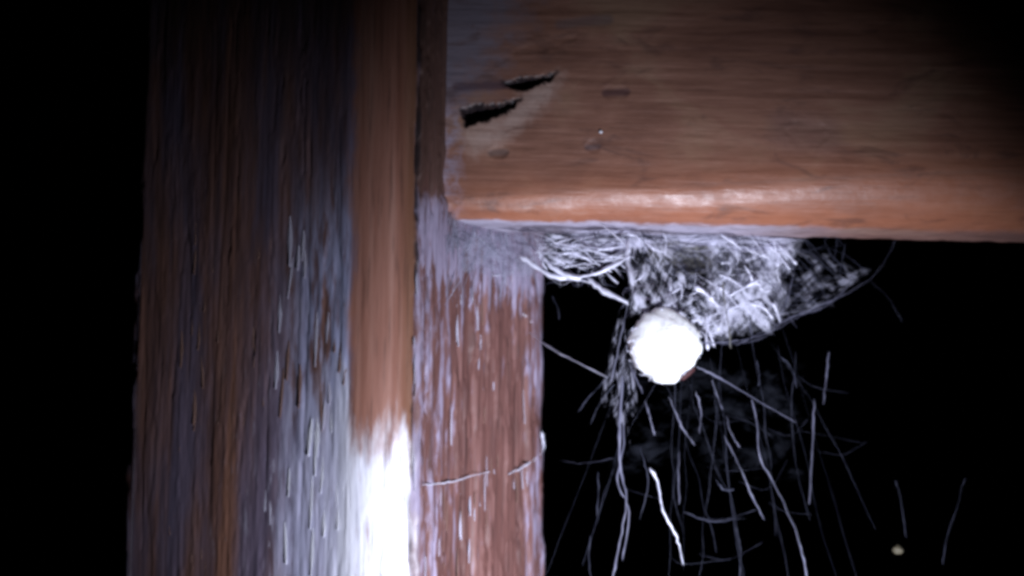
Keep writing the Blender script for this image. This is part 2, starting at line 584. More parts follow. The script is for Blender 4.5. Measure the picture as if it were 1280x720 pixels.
    h = h - 0.0040 * (1 - sstep(-0.0012, 0.0001, gash))
    rot = 1 - sstep(-0.0002, 0.0006, gash)
    bare_a = 1 - sstep(-0.0022, 0.0022, bare)
    h = h + seg(752, 116, 786, 115, 0.0016, 0.00012, noise=0.3)
    h = h + seg(612, 191, 634, 190, 0.0014, 0.00022, noise=0.3)
    h = h + seg(732, 184, 750, 182, 0.0014, 0.00022, noise=0.3)
    h = h + seg(985, 165, 1030, 168, 0.0045, 0.00012, noise=0.3)
    h = h + seg(640, 66, 720, 46, 0.0014, 0.00012, noise=0.3)
    depth = Dp + nr[None, :, 0] * h
    P = np.empty((n, m, 3))
    P[..., 0] = BO[0] + bdir[0] * SS + bback[0] * depth
    P[..., 1] = BO[1] + bdir[1] * SS + bback[1] * depth
    P[..., 2] = ZB + H + nr[None, :, 1] * h - SS * BTILT
    # the round shrinks towards the far end (hand planed)
    me = grid_mesh('board', P, np.stack([SS, ARC], -1), closed=True)
    for nm, arr in (('rot', rot), ('bare', bare_a), ('turn', turn), ('band', front_band)):
        at_ = me.attributes.new(nm, 'FLOAT', 'POINT'); at_.data.foreach_set('value', arr.astype(np.float32).reshape(-1))
    import bmesh
    bm = bmesh.new(); bm.from_mesh(me); bm.verts.ensure_lookup_table()
    bm.faces.new([bm.verts[k] for k in range(m)][::-1])
    bm.faces.new([bm.verts[(n - 1) * m + k] for k in range(m)])
    bm.to_mesh(me); bm.free()
    return me


def beam_material():
    s = NT('varnished_beam_wood')
    uv, u, v = s.uv()
    n_g = s.noise(s.scale(uv, (28, 420, 1)), 1, 5, 0.55, 0.5)
    n_f = s.noise(s.scale(uv, (110, 1500, 1)), 1, 4, 0.6)
    n_b = s.noise(s.scale(uv, (40, 60, 1)), 1, 4, 0.55, 0.6)
    n_m = s.noise(s.scale(uv, (260, 330, 1)), 1, 5, 0.6)
    col = s.ramp(s.add(s.mul(n_g, 0.42), s.mul(n_b, 0.58)), [(0.28, (0.12, 0.052, 0.036)), (0.5, (0.21, 0.100, 0.068)), (0.72, (0.31, 0.165, 0.120))])
    col = s.mix(s.mul(s.step(n_b, 0.5, 0.68), 0.5), col, (0.24, 0.155, 0.095))
    # grimy lilac-grey upper left end
    s0, h0 = beam_px(560, 60)
    s1, h1 = beam_px(740, 30)
    uw = s.add(u, s.mul(s.add(n_m, -0.5), 0.012))
    vv = s.add(v, s.mul(s.add(n_m, -0.5), 0.014))
    ha = BH - 0.003
    g1 = s.mul(s.step(s.add(uw, s.mul(vv, 0.45)), 0.045, 0.030), s.step(vv, ha - beam_px(600, 160)[1], ha - beam_px(600, 110)[1]))
    col = s.mix(s.mul(g1, 0.8), col, (0.155, 0.150, 0.195))
    # dust packed into the joint at the post
    g2 = s.mul(s.step(uw, 0.0040, 0.0018), s.step(vv, ha - beam_px(600, 100)[1], ha - beam_px(600, 170)[1]))
    col = s.mix(s.mul(s.mul(g2, s.step(n_m, 0.35, 0.62)), 0.7), col, (0.30, 0.28, 0.37))
    # pale bare wood where it was scraped
    def attr(nm):
        n = s.t.nodes.new('ShaderNodeAttribute'); n.attribute_name = nm
        return n.outputs['Fac']
    col = s.mix(s.mul(attr('bare'), s.step(n_m, 0.25, 0.55, 0.3, 0.75)), col, s.mix(n_g, (0.30, 0.20, 0.16), (0.50, 0.39, 0.35)))
    # black rot in the two gouges and small bruises
    def spot(px0, py0, px1, py1, w, c, f, soft=1.0):
        nonlocal col
        (a0, b0), (a1, b1) = beam_px(px0, py0), beam_px(px1, py1)
        L = max(1e-5, math.hypot(a1 - a0, b1 - b0)); ex, ey = (a1 - a0) / L, (b1 - b0) / L
        du = s.add(u, -a0); dh = s.add(s.math('MULTIPLY', v, -1.0), ha - b0)
        al = s.add(s.mul(du, ex), s.mul(dh, ey))
        ac = s.math('ABSOLUTE', s.add(s.mul(du, -ey), s.mul(dh, ex)))
        en = s.math('MAXIMUM', s.math('MAXIMUM', s.math('MULTIPLY', al, -1.0), s.add(al, -L)), 0.0)
        dd = s.math('SQRT', s.add(s.mul(ac, ac), s.mul(en, en)))
        dd = s.add(dd, s.mul(s.add(n_m, -0.5), w * soft))
        m = s.step(dd, w * (1.0 + 0.25 * soft), w * (1.0 - 0.65 * soft))
        col = s.mix(s.mul(m, f), col, c)
    spot(570, 108, 640, 106, 0.0010, (0.05, 0.03, 0.045), 0.7)
    spot(757, 116, 783, 115, 0.0009, (0.075, 0.035, 0.035), 0.85)
    spot(614, 191, 632, 190, 0.0008, (0.10, 0.075, 0.07), 0.7)
    spot(734, 184, 748, 183, 0.0007, (0.10, 0.08, 0.09), 0.7)
    spot(985, 163, 1030, 170, 0.0045, (0.15, 0.085, 0.075), 0.5)
    spot(700, 30, 760, 24, 0.0012, (0.10, 0.08, 0.09), 0.5)
    # orange worn lower edge
    turn = attr('turn')
    em = s.mul(s.math('MAXIMUM', s.step(turn, 0.02, 0.3), s.mul(attr('band'), 0.6)), s.step(turn, 1.0, 0.93))
    col = s.mix(s.mul(em, s.step(n_b, 0.3, 0.6, 0.45, 0.75)), col, s.mix(n_g, (0.30, 0.098, 0.046), (0.40, 0.155, 0.085)))
    col = s.mix(attr('rot'), col, (0.012, 0.008, 0.010))
    # dusty, webbed underside
    um = s.step(s.add(turn, s.mul(s.add(n_m, -0.5), 0.16)), 0.92, 0.99)
    um = s.mul(um, s.step(uw, 0.085, 0.045, 0.08, 1.0))
    col = s.mix(s.mul(um, 0.85), col, s.mix(n_m, (0.26, 0.245, 0.32), (0.55, 0.53, 0.66)))
    n_d = s.noise(s.scale(uv, (70, 190, 1), (5, 1, 0)), 1, 6, 0.65, 0.8)
    col = s.mix(s.mul(s.step(n_d, 0.54, 0.68), 0.55), col, (0.085, 0.042, 0.034))
    col = s.mix(s.mul(s.step(n_f, 0.48, 0.3), 0.22), col, (0.05, 0.025, 0.018))
    nb = s.bump(s.add(s.mul(n_f, 0.6), s.mul(n_m, 0.9)), 0.0003, 0.5)
    ro = s.mix(um, s.mix(em, (0.52,) * 3, s.mix(s.step(n_m, 0.35, 0.65), (0.34,) * 3, (0.50,) * 3)), (0.8,) * 3)
    return s.done(s.principled(col, ro, nb, 0.45))


beam_root = bpy.data.objects.new('timber_beam', None)
COL.objects.link(beam_root)
tag(beam_root, 'brown horizontal wooden beam with rounded lower edge and two dark gouges, butted against the post', 'beam', kind='thing')
bme = build_beam()
link('board', bme, beam_material(), beam_root)


# ------------------------------------------------------------------ silk
def silk_thread_mat(name, col, gloss=0.10):
    s = NT(name)
    d = s.t.nodes.new('ShaderNodeBsdfDiffuse'); s.put(d.inputs[0], col)
    t = s.t.nodes.new('ShaderNodeBsdfTranslucent'); s.put(t.inputs[0], col)
    g = s.t.nodes.new('ShaderNodeBsdfGlossy'); s.put(g.inputs[0], (0.9, 0.9, 1.0)); g.inputs['Roughness'].default_value = 0.35
    m = s.t.nodes.new('ShaderNodeMixShader'); m.inputs[0].default_value = 0.3
    s.t.links.new(d.outputs[0], m.inputs[1]); s.t.links.new(t.outputs[0], m.inputs[2])
    m2 = s.t.nodes.new('ShaderNodeMixShader'); m2.inputs[0].default_value = gloss
    s.t.links.new(m.outputs[0], m2.inputs[1]); s.t.links.new(g.outputs[0], m2.inputs[2])
    return s.done(m2.outputs[0])


def silk_sheet_mat(name, col, lo, hi, amax, sc, seed=0, amin=0.0, gap=0.45):
    """silk film: fibrous noise decides where there is silk and where only a gap"""
    s = NT(name)
    uv, u, v = s.uv()
    def rot(a):
        n = s.t.nodes.new('ShaderNodeMapping'); s.put(n.inputs[0], uv)
        n.inputs['Rotation'].default_value = (0, 0, a)
        return n.outputs[0]
    n1 = s.noise(s.scale(rot(-0.75), (sc[0] * 0.55, sc[1] * 2.2, 1), (seed * 3.1, seed * 1.7, 0)), 1, 6, 0.62, 0.5)
    n2 = s.noise(s.scale(rot(0.9), (sc[0] * 0.5, sc[1] * 3.0, 1), (seed, 5, 0)), 1, 5, 0.6, 0.6)
    n3 = s.noise(s.scale(uv, (3.0, 2.6, 1), (seed * 1.3, seed * 2.9, 0)), 1, 3, 0.5)
    ed = s.math('MINIMUM', s.math('MINIMUM', u, s.inv(u)), s.math('MINIMUM', v, s.inv(v)))
    ed = s.step(s.add(ed, s.mul(s.add(n1, -0.5), 0.22)), 0.0, 0.14)
    a = s.step(s.add(s.add(s.mul(n1, 0.55), s.mul(n2, 0.45)), s.mul(s.add(n3, -0.5), gap)), lo, hi, amin, amax)
    a = s.mul(a, ed)
    d = s.t.nodes.new('ShaderNodeBsdfDiffuse'); s.put(d.inputs[0], col)
    t = s.t.nodes.new('ShaderNodeBsdfTranslucent'); s.put(t.inputs[0], col)
    m = s.t.nodes.new('ShaderNodeMixShader'); m.inputs[0].default_value = 0.35
    s.t.links.new(d.outputs[0], m.inputs[1]); s.t.links.new(t.outputs[0], m.inputs[2])
    tr = s.t.nodes.new('ShaderNodeBsdfTransparent')
    m2 = s.t.nodes.new('ShaderNodeMixShader')
    s.put(m2.inputs[0], a)
    s.t.links.new(tr.outputs[0], m2.inputs[1]); s.t.links.new(m.outputs[0], m2.inputs[2])
    return s.done(m2.outputs[0])


M_SILK = silk_thread_mat('pale_silk_thread', (0.80, 0.80, 0.92))
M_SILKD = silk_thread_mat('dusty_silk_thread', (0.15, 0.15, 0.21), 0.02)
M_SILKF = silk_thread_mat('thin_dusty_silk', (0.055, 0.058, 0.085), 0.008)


def catmull(pts, per=6):
    pts = [Vector(p) for p in pts]
    if len(pts) < 3:
        return [pts[0].lerp(pts[1], i / 8) for i in range(9)]
    ext = [pts[0] * 2 - pts[1]] + pts + [pts[-1] * 2 - pts[-2]]
    out = []
    for i in range(1, len(ext) - 2):
        p0, p1, p2, p3 = ext[i - 1:i + 3]
        for k in range(per):
            t = k / per
            out.append(0.5 * (2 * p1 + (p2 - p0) * t + (2 * p0 - 5 * p1 + 4 * p2 - p3) * t * t + (3 * p1 - p0 - 3 * p2 + p3) * t ** 3))
    out.append(pts[-1])
    return out


class Tubes:
    def __init__(s): s.v, s.f = [], []

    def add(s, pts, r0, r1=None, jit=0.0, sides=4, rr=random, fray=0.35):
        r1 = r0 if r1 is None else r1
        base = len(s.v); n = len(pts); ph = rr.uniform(0, 6.3); fq = rr.uniform(4, 11)
        for i, p in enumerate(pts):
            t = i / (n - 1)
            a = pts[min(n - 1, i + 1)] - pts[max(0, i - 1)]
            if a.length < 1e-9: a = Vector((0, 0, 1))
            a.normalize()
            x = a.cross(Vector((0.3, 1, 0.2))).normalized(); y = a.cross(x)
            r = (r0 + (r1 - r0) * t) * rr.uniform(1 - fray, 1 + fray) * max(0.4, 0.78 + 0.5 * math.sin(ph + t * fq) * math.sin(ph * 3 + t * fq * 0.43))
            if i in (0, n - 1): r *= 0.4
            q = p + Vector((rr.gauss(0, jit), rr.gauss(0, jit), rr.gauss(0, jit)))
            for k in range(sides):
                th = 2 * math.pi * k / sides
                s.v.append(q + (x * math.cos(th) + y * math.sin(th)) * r)
        for i in range(n - 1):
            for k in range(sides):
                a = base + i * sides
                s.f.append((a + k, a + (k + 1) % sides, a + sides + (k + 1) % sides, a + sides + k))
        return s

    def mesh(s, name):
        me = bpy.data.meshes.new(name)
        me.from_pydata([tuple(v) for v in s.v], [], s.f)
        me.polygons.foreach_set('use_smooth', np.full(len(s.f), True))
        me.update()
        return me


def strand(name, pxs, r, mat, parent, jit=0.00006, r1=None, seed=0):
    rq = random.Random(hash((round(pxs[0][0]), round(pxs[0][1]), seed)) & 0xffff)
    pts = catmull([at(*p) for p in pxs], 7)
    me = Tubes().add(pts, r, r1, jit, 5, rq).mesh(name)
    return link(name, me, mat, parent)


web = bpy.data.objects.new('cobweb', None)
COL.objects.link(web)
tag(web, 'tangled dusty white cobweb hanging below the beam around the white egg sac', 'cobweb')

YW = 0.228


def px_patch(name, quad, mat, parent, nu=46, nv=30, amp=0.0010, seed=0, bow=0.0):
    """membrane spanned between four corners (px, py, depth): top-left, top-right, bottom-right, bottom-left"""
    c = [np.array(at(*q)) for q in quad]
    U, V = np.meshgrid(np.linspace(0, 1, nu), np.linspace(0, 1, nv))
    P = ((1 - U) * (1 - V))[..., None] * c[0] + (U * (1 - V))[..., None] * c[1] + (U * V)[..., None] * c[2] + ((1 - U) * V)[..., None] * c[3]
    for ax, k in ((0, 0.6), (1, 1.6), (2, 0.8)):
        P[..., ax] += amp * k * (fbm(U * 5 + seed, V * 4, 100 + seed + ax, 4) - 0.5) * 2
    P[..., 1] += bow * np.sin(np.pi * U) * np.sin(np.pi * V)
    me = grid_mesh(name, P, np.stack([U, V], -1))
    return link(name, me, mat, parent)


SH1 = silk_sheet_mat('dense_silk_film', (0.76, 0.76, 0.90), 0.42, 0.62, 0.78, (6, 5), 1, 0.06)
SH2 = silk_sheet_mat('torn_silk_film', (0.76, 0.76, 0.90), 0.44, 0.62, 0.74, (6, 5), 2)
SH3 = silk_sheet_mat('thin_silk_film', (0.52, 0.52, 0.64), 0.48, 0.62, 0.40, (6, 5), 3)
SH4 = silk_sheet_mat('faint_silk_veil', (0.22, 0.24, 0.32), 0.48, 0.72, 0.05, (9, 4), 4)
SH5 = silk_sheet_mat('dust_laden_film', (0.66, 0.65, 0.80), 0.36, 0.60, 0.80, (16, 3), 5)

SHEETS = [
    ([(690, 284, .226), (1010, 296, .236), (1000, 318, .236), (690, 312, .228)], SH5, 0.0008, 1),
    ([(880, 292, .232), (1000, 300, .238), (968, 418, .236), (872, 432, .228)], SH1, 0.0014, 2),
    ([(905, 298, .236), (985, 304, .240), (960, 400, .240), (900, 425, .236)], SH2, 0.0014, 3),
    ([(786, 292, .226), (838, 292, .228), (850, 400, .226), (782, 398, .222)], SH2, 0.0011, 4),
    ([(835, 338, .226), (915, 350, .228), (915, 432, .226), (822, 402, .221)], SH2, 0.0013, 5),
    ([(800, 294, .232), (905, 298, .234), (900, 356, .232), (796, 352, .228)], SH3, 0.0012, 6),
    ([(975, 300, .238), (1090, 335, .242), (1040, 385, .242), (955, 420, .238)], SH3, 0.0012, 7),
    ([(668, 292, .224), (790, 292, .226), (788, 332, .226), (672, 332, .222)], SH2, 0.0009, 8),
    ([(765, 440, .226), (1010, 440, .238), (1015, 600, .238), (755, 600, .226)], SH4, 0.0020, 9),
    ([(775, 385, .223), (800, 440, .223), (790, 560, .226), (745, 500, .224)], SH3, 0.0010, 11),
]
for quad, m, amp, sd in SHEETS:
    px_patch('silk_sheet', quad, m, web, amp=amp, seed=sd)

# strands one can follow in the photo
STR = [
    # bright bundles at the upper left of the web
    ([(650, 320, .224), (688, 344, .223), (735, 352, .223), (786, 380, .221)], .00046, 0),
    ([(672, 312, .224), (690, 334, .223), (720, 347, .223), (755, 338, .223), (788, 320, .224)], .00046, 0),
    ([(735, 348, .223), (760, 368, .222), (786, 378, .221)], .00042, 0),
    ([(785, 300, .226), (784, 325, .224), (791, 358, .222)], .00044, 0),
    ([(690, 322, .224), (715, 316, .224), (745, 326, .224), (780, 322, .224)], .00016, 0),
    ([(700, 336, .224), (728, 330, .224), (742, 334, .223)], .00022, 0),
    ([(676, 298, .226), (674, 318, .224), (684, 338, .223)], .00026, 0),
    ([(725, 300, .227), (752, 312, .225), (788, 306, .226)], .00020, 0),
    ([(786, 375, .221), (776, 420, .222), (764, 478, .225)], .00013, 1),
    # the guy line to the post
    ([(660, 415, .243), (690, 436, .236), (720, 452, .231), (760, 472, .226)], .00013, 0),
    # lower hem of the sheet
    ([(1086, 350, .242), (1040, 374, .241), (1000, 395, .239), (955, 418, .237), (905, 428, .230), (870, 428, .226)], .00003, 1, .00016),
    ([(1120, 300, .241), (1104, 330, .241), (1086, 350, .242), (1060, 366, .241)], .00004, 1),
    ([(1086, 350, .242), (1110, 372, .242), (1128, 402, .243)], .00003, 2),
    ([(1060, 358, .241), (1030, 384, .241), (985, 398, .239), (950, 424, .237), (900, 431, .230)], .00009, 1),
    ([(1062, 366, .241), (1010, 388, .239), (962, 410, .237), (920, 432, .231)], .00010, 1),
    ([(985, 300, .240), (992, 340, .240), (975, 400, .238)], .00012, 1),
    ([(868, 358, .225), (886, 370, .225), (898, 384, .225)], .00042, 0),
    ([(905, 300, .236), (925, 345, .234), (940, 420, .234)], .00014, 1),
    # below the egg sac
    ([(870, 458, .224), (895, 470, .225), (935, 494, .228), (995, 528, .232)], .00016, 1),
    ([(836, 496, .224), (850, 528, .225), (868, 556, .226)], .00014, 1),
    ([(940, 500, .231), (947, 535, .231), (950, 571, .231), (975, 619, .233), (999, 677, .234), (1010, 730, .235)], .00017, 1),
    ([(905, 545, .229), (921, 576, .229), (940, 620, .230), (955, 650, .231)], .00014, 1),
    ([(1036, 440, .238), (1033, 470, .238), (1029, 506, .238)], .00014, 1),
    ([(1018, 500, .237), (1015, 560, .237), (1012, 630, .237)], .00015, 1),
    ([(778, 470, .224), (774, 546, .225), (776, 590, .226), (783, 624, .226), (774, 682, .227), (764, 730, .227)], .00024, 1),
    ([(772, 475, .225), (780, 545, .226), (772, 600, .226), (786, 640, .227), (778, 700, .228)], .00014, 1),
    ([(812, 585, .224), (822, 602, .224), (829, 638, .224), (846, 672, .225), (854, 706, .225)], .00019, 0),
    ([(849, 565, .226), (848, 600, .226), (849, 630, .226)], .00011, 1),
    ([(806, 500, .224), (812, 520, .224), (818, 544, .225)], .00015, 1),
    ([(788, 458, .223), (796, 475, .223), (804, 492, .223)], .00013, 1),
    ([(870, 490, .225), (876, 515, .226), (874, 542, .226)], .00012, 1),
    ([(890, 475, .226), (897, 496, .227), (903, 512, .227)], .00013, 1),
    ([(908, 520, .228), (913, 540, .228), (925, 560, .229)], .00010, 1),
    ([(747, 590, .227), (748, 615, .227), (746, 645, .227)], .00010, 2),
    ([(700, 576, .240), (730, 579, .234), (768, 573, .228)], .00011, 2),
    ([(738, 670, .228), (736, 700, .228), (740, 730, .228)], .00010, 2),
    ([(976, 445, .234), (990, 462, .234), (996, 485, .234)], .00013, 2),
    ([(946, 450, .232), (949, 468, .232), (948, 482, .232)], .00014, 2),
    ([(760, 472, .226), (740, 492, .228), (722, 515, .230)], .00010, 2),
    ([(768, 480, .226), (752, 500, .227), (738, 530, .228)], .00010, 2),
    ([(855, 640, .227), (890, 652, .228), (925, 648, .229)], .00009, 2),
    ([(920, 660, .230), (926, 690, .230), (924, 730, .230)], .00010, 2),
    ([(800, 560, .226), (810, 600, .226), (800, 650, .227)], .00009, 2),
    ([(895, 600, .228), (905, 612, .228), (918, 612, .229)], .00016, 2),
    ([(690, 370, .238), (697, 385, .238), (699, 400, .238)], .00009, 2),
]
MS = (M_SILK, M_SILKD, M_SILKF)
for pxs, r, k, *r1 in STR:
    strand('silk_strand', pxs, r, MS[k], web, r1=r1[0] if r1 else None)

# fine threads, too many to follow singly
rr = random.Random(5)


def web_depth(px): return 0.224 + 0.016 * min(1, max(0, (px - 690) / 380))


T0, T1, T2 = Tubes(), Tubes(), Tubes()
for k in range(420):           # in and over the sheet
    px = rr.uniform(690, 1060); py = rr.uniform(292, 420)
    if py > 425 - max(0, (px - 900) * 0.42) and px > 860: continue
    if px < 785 and py > 352: continue
    a = rr.gauss(0.7, 0.6); L = rr.uniform(14, 62)
    dx, dy = math.cos(a) * L / 2, math.sin(a) * L / 2
    d0 = web_depth(px) + rr.uniform(-.002, .004)
    x0, y0, x1, y1 = px - dx, py - dy, px + dx, py + dy
    if x0 < 800 and y1 > 360: y1 = 358
    y0 = max(289, y0)
    mid = ((x0 + x1) / 2 + rr.gauss(0, 3), (y0 + y1) / 2 + rr.gauss(0, 4))
    pts = catmull([at(x0, y0, d0), at(mid[0], mid[1], d0 + rr.gauss(0, .001)), at(x1, y1, d0 + rr.gauss(0, .001))], 4)
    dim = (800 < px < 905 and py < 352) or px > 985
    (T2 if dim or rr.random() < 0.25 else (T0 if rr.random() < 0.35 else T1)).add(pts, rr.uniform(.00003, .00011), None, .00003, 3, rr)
for k in range(70):
    px, py = rr.uniform(795, 985), rr.uniform(300, 425)
    if 800 < px < 900 and py < 350 and rr.random() < 0.75: continue
    if py > 432 - max(0, (px - 900) * 0.5): continue
    a = rr.choice((0.65, 0.65, 0.9, -0.5, 1.5)) + rr.gauss(0, 0.2); L = rr.uniform(12, 46)
    dx, dy = math.cos(a) * L / 2, math.sin(a) * L / 2
    d0 = web_depth(px) - rr.uniform(0, .003)
    T0.add(catmull([at(px - dx, max(292, py - dy), d0), at(px + rr.gauss(0, 3), py + rr.gauss(0, 3), d0), at(px + dx, py + dy, d0)], 5), rr.uniform(.00010, .00030), None, .00003, 4, rr)
for k in range(26):
    px, py = rr.uniform(680, 785), rr.uniform(298, 345)
    a = rr.choice((0.5, -0.35, 0.1)) + rr.gauss(0, 0.2); L = rr.uniform(25, 60)
    dx, dy = math.cos(a) * L / 2, math.sin(a) * L / 2
    T0.add(catmull([at(max(668, px - dx), py - dy, .2245), at(px + rr.gauss(0, 3), py + rr.gauss(0, 4), .224), at(min(792, px + dx), py + dy, .2245)], 5), rr.uniform(.00006, .00018), None, .00003, 4, rr)
link('bright_threads', T0.mesh('bright_threads'), M_SILK, web)['kind'] = 'stuff'
link('fine_threads', T1.mesh('fine_threads'), M_SILKD, web)['kind'] = 'stuff'
for k in range(18):           # taut lines fanning down from the web to anchors below the frame
    px = rr.uniform(772, 1010); py = rr.uniform(432, 470) if px < 900 else rr.uniform(405, 440)
    ex = 860 + (px - 850) * 1.9 + rr.gauss(0, 55); ey = rr.uniform(600, 860)
    d0 = web_depth(px) + rr.uniform(-.003, .005); d1 = d0 + rr.uniform(-.004, .008)
    ps = []
    bx, by = rr.gauss(0, 7), rr.gauss(0, 5)
    for q in range(9):
        f = q / 8
        ps.append(at(px + (ex - px) * f + bx * math.sin(math.pi * f) + rr.gauss(0, 1.5), py + (ey - py) * f + by * math.sin(math.pi * f), d0 + (d1 - d0) * f))
    T2.add(catmull(ps, 5), rr.uniform(.00002, .00006), None, .00002, 3, rr)
    if rr.random() < 0.7:      # a cross tie to a neighbour
        f = rr.uniform(0.1, 0.8)
        cx, cy = px + (ex - px) * f, py + (ey - py) * f
        ps = [at(cx, cy, d0 + (d1 - d0) * f), at(cx + rr.uniform(15, 40), cy + rr.uniform(4, 14), d0), at(cx + rr.uniform(45, 80), cy + rr.gauss(0, 18), d0)]
        T2.add(catmull(ps, 5), rr.uniform(.00002, .00005), None, .00002, 3, rr)
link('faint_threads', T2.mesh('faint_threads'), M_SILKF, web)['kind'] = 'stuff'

# ------------------------------------------------------------------ film of web in the corner of post and beam
corner = bpy.data.objects.new('corner_cobweb', None)
COL.objects.link(corner)
tag(corner, 'greyish lilac film of old web stretched across the corner where post and beam meet', 'cobweb')
SH6 = silk_sheet_mat('old_corner_film', (0.34, 0.34, 0.43), 0.38, 0.62, 0.48, (5, 4), 6, 0.04)


def on_right(px, py, off):
    u_ = u_right(px, py) - L1
    p = B0 + e2 * u_ + np.array((e2[1], -e2[0])) * off
    return (px, py, float(p[1]))


px_patch('web_film', [on_right(562, 286, .0012), (690, 290, .226), on_right(676, 352, .001), on_right(566, 345, .0010)], SH6, corner, amp=0.0006, seed=21)
px_patch('web_film', [on_right(556, 250, .002), on_right(600, 284, .004), on_right(640, 330, .003), on_right(552, 320, .0010)], SH6, corner, amp=0.0005, seed=22)
for pxs, r in [
    ([on_right(588, 288, .003), on_right(604, 302, .002), on_right(622, 320, .0015)], .00012),
    ([on_right(580, 318, .0015), on_right(590, 300, .002), on_right(594, 289, .003)], .00010),
    ([on_right(640, 294, .004), (660, 305, .232), (676, 318, .226)], .00016),
    ([on_right(612, 345, .0012), on_right(640, 340, .0012), on_right(668, 322, .002)], .00010),
    ([on_right(654, 392, .0012), on_right(662, 400, .0012), on_right(668, 408, .0012)], .00014)]:
    strand('silk_strand', pxs, r, M_SILK, corner)

T4 = Tubes(); rr = random.Random(21)
for k in range(90):
    x0, y0 = rr.uniform(558, 680), rr.uniform(268, 300)
    x1, y1 = x0 + rr.gauss(0, 30), rr.uniform(300, 385)
    x1 = min(676, max(556, x1))
    p0, p1 = on_right(x0, y0, rr.uniform(.001, .005)), on_right(x1, y1, .0014)
    pm = ((x0 + x1) / 2 + rr.gauss(0, 6), (y0 + y1) / 2, (p0[2] + p1[2]) / 2 - .0006)
    T4.add(catmull([at(*p0), at(*pm), at(*p1)], 5), rr.uniform(.00003, .00009), None, .00003, 3, rr)
link('fine_threads', T4.mesh('corner_threads'), silk_thread_mat('old_silk', (0.34, 0.34, 0.44)), corner)['kind'] = 'stuff'

# ------------------------------------------------------------------ loose silk lines lying on the post
cross = bpy.data.objects.new('silk_line', None)
COL.objects.link(cross)
tag(cross, 'pale silk line sagging across the right face of the post near its lower end', 'silk line')
strand('thread', [on_right(528, 606, .0024), on_right(560, 603, .0024), on_right(600, 592, .0024), on_right(612, 590, .0024)], .00014, M_SILK, cross)
strand('thread', [on_right(634, 594, .0024), on_right(652, 584, .0024), on_right(668, 574, .0024), on_right(679, 560, .0024), on_right(677, 540, .0024)], .00026, M_SILK, cross)
for pxs in ([(1119, 600, .240), (1125, 620, .240), (1130, 650, .240), (1133, 672, .240)],):
    o = strand('silk_line', pxs, .00008, M_SILKF, None)
    tag(o, 'faint upright silk thread just above the small pale speck at lower right', 'silk line')
o = strand('silk_line', [(1206, 598, .242), (1196, 635, .242), (1184, 670, .242), (1178, 705, .242)], .00006, M_SILKF, None)
tag(o, 'faintest slanting silk thread, farthest right in the dark', 'silk line')


# ------------------------------------------------------------------ egg sac
def lump_mesh(name, centre, rx, ry, rz, lump, seed, sub=5):
    import bmesh
    bm = bmesh.new()
    bmesh.ops.create_icosphere(bm, subdivisions=sub, radius=1.0)
    co = np.array([v.co for v in bm.verts])
    th = np.arctan2(co[:, 1], co[:, 0]); 
    a = fbm(co[:, 0] * 2.1 + 5, co[:, 2] * 2.1 + co[:, 1] * 1.3, seed, 3) - 0.5
    b = fbm(co[:, 0] * 6 + co[:, 1] * 3, co[:, 2] * 6 + 9, seed + 3, 4) - 0.5
    c = co * (1 + lump * (0.9 * a + 0.75 * b))[:, None]
    for v, q in zip(bm.verts, c):
        v.co = Vector((q[0] * rx, q[1] * ry, q[2] * rz))
    me = bpy.data.meshes.new(name)
    bm.to_mesh(me); bm.free()
    me.polygons.foreach_set('use_smooth', np.full(len(me.polygons), True))
    return me


def sac_material():
    s = NT('woolly_white_silk')
    tc = s.t.nodes.new('ShaderNodeTexCoord').outputs['Object']
    n = s.noise(tc, 900, 5, 0.6, 1.0)
    p = s.t.nodes.new('ShaderNodeBsdfPrincipled')
    s.put(p.inputs['Base Color'], s.mix(n, (0.84, 0.83, 0.84), (0.93, 0.93, 0.93)))
    p.inputs['Roughness'].default_value = 0.8
    p.inputs['Specular IOR Level'].default_value = 0.2
    p.inputs['Subsurface Weight'].default_value = 0.9
    p.inputs['Subsurface Radius'].default_value = (0.006, 0.0056, 0.0054)
    p.inputs['Subsurface Scale'].default_value = 1.0
    s.put(p.inputs['Normal'], s.bump(n, 0.0004, 0.7))
    return s.done(p.outputs[0])


SC = at(830, 432, 0.2235)
PXM = 0.2235 / FPX
sac_root = bpy.data.objects.new('egg_sac', None)
COL.objects.link(sac_root)
sac_root.location = SC
tag(sac_root, 'bright white round woolly spider egg sac hanging in the cobweb under the beam', 'egg sac')
M_SAC = sac_material()
link('case', lump_mesh('case', SC, 46 * PXM, 22 * PXM, 44 * PXM, 0.27, 3), M_SAC, sac_root)
lt = link('lower_tuft', lump_mesh('lower_tuft', SC, 22 * PXM, 12 * PXM, 15 * PXM, 0.35, 8, 4), M_SAC, sac_root)
lt.location = Vector((2 * PXM, -2 * PXM, -33 * PXM))
T3 = Tubes(); rr = random.Random(9)
for k in range(60):
    d = Vector((rr.gauss(0, 1), rr.gauss(0, 1), rr.gauss(0, 1))).normalized()
    p = Vector((d.x * 45, d.y * 21, d.z * 43)) * PXM
    t = d.cross(Vector((rr.gauss(0, 1), rr.gauss(0, 1), rr.gauss(0, 1)))).normalized()
    L = rr.uniform(6, 13) * PXM
    q = p * 0.96; m = p * rr.uniform(1.01, 1.07) + t * L * 0.5; e = p * rr.uniform(0.97, 1.1) + t * L
    T3.add(catmull([q, m, e], 4), rr.uniform(.00008, .00020), None, 0, 3, rr)
o = link('loose_silk', T3.mesh('loose_silk'), M_SILK, sac_root); o['kind'] = 'stuff'
sc_red = NT('reddish_dark')
M_RED = sc_red.done(sc_red.principled((0.045, 0.010, 0.011), 0.7))
cr = link('reddish_smear', lump_mesh('smear', SC, 13 * PXM, 6 * PXM, 4 * PXM, 0.6, 12, 4), M_RED, sac_root)  # small reddish dark lump below the sac
cr.location = Vector((29 * PXM, -2 * PXM, -34 * PXM)); cr.rotation_euler = (0, R(-38), 0)
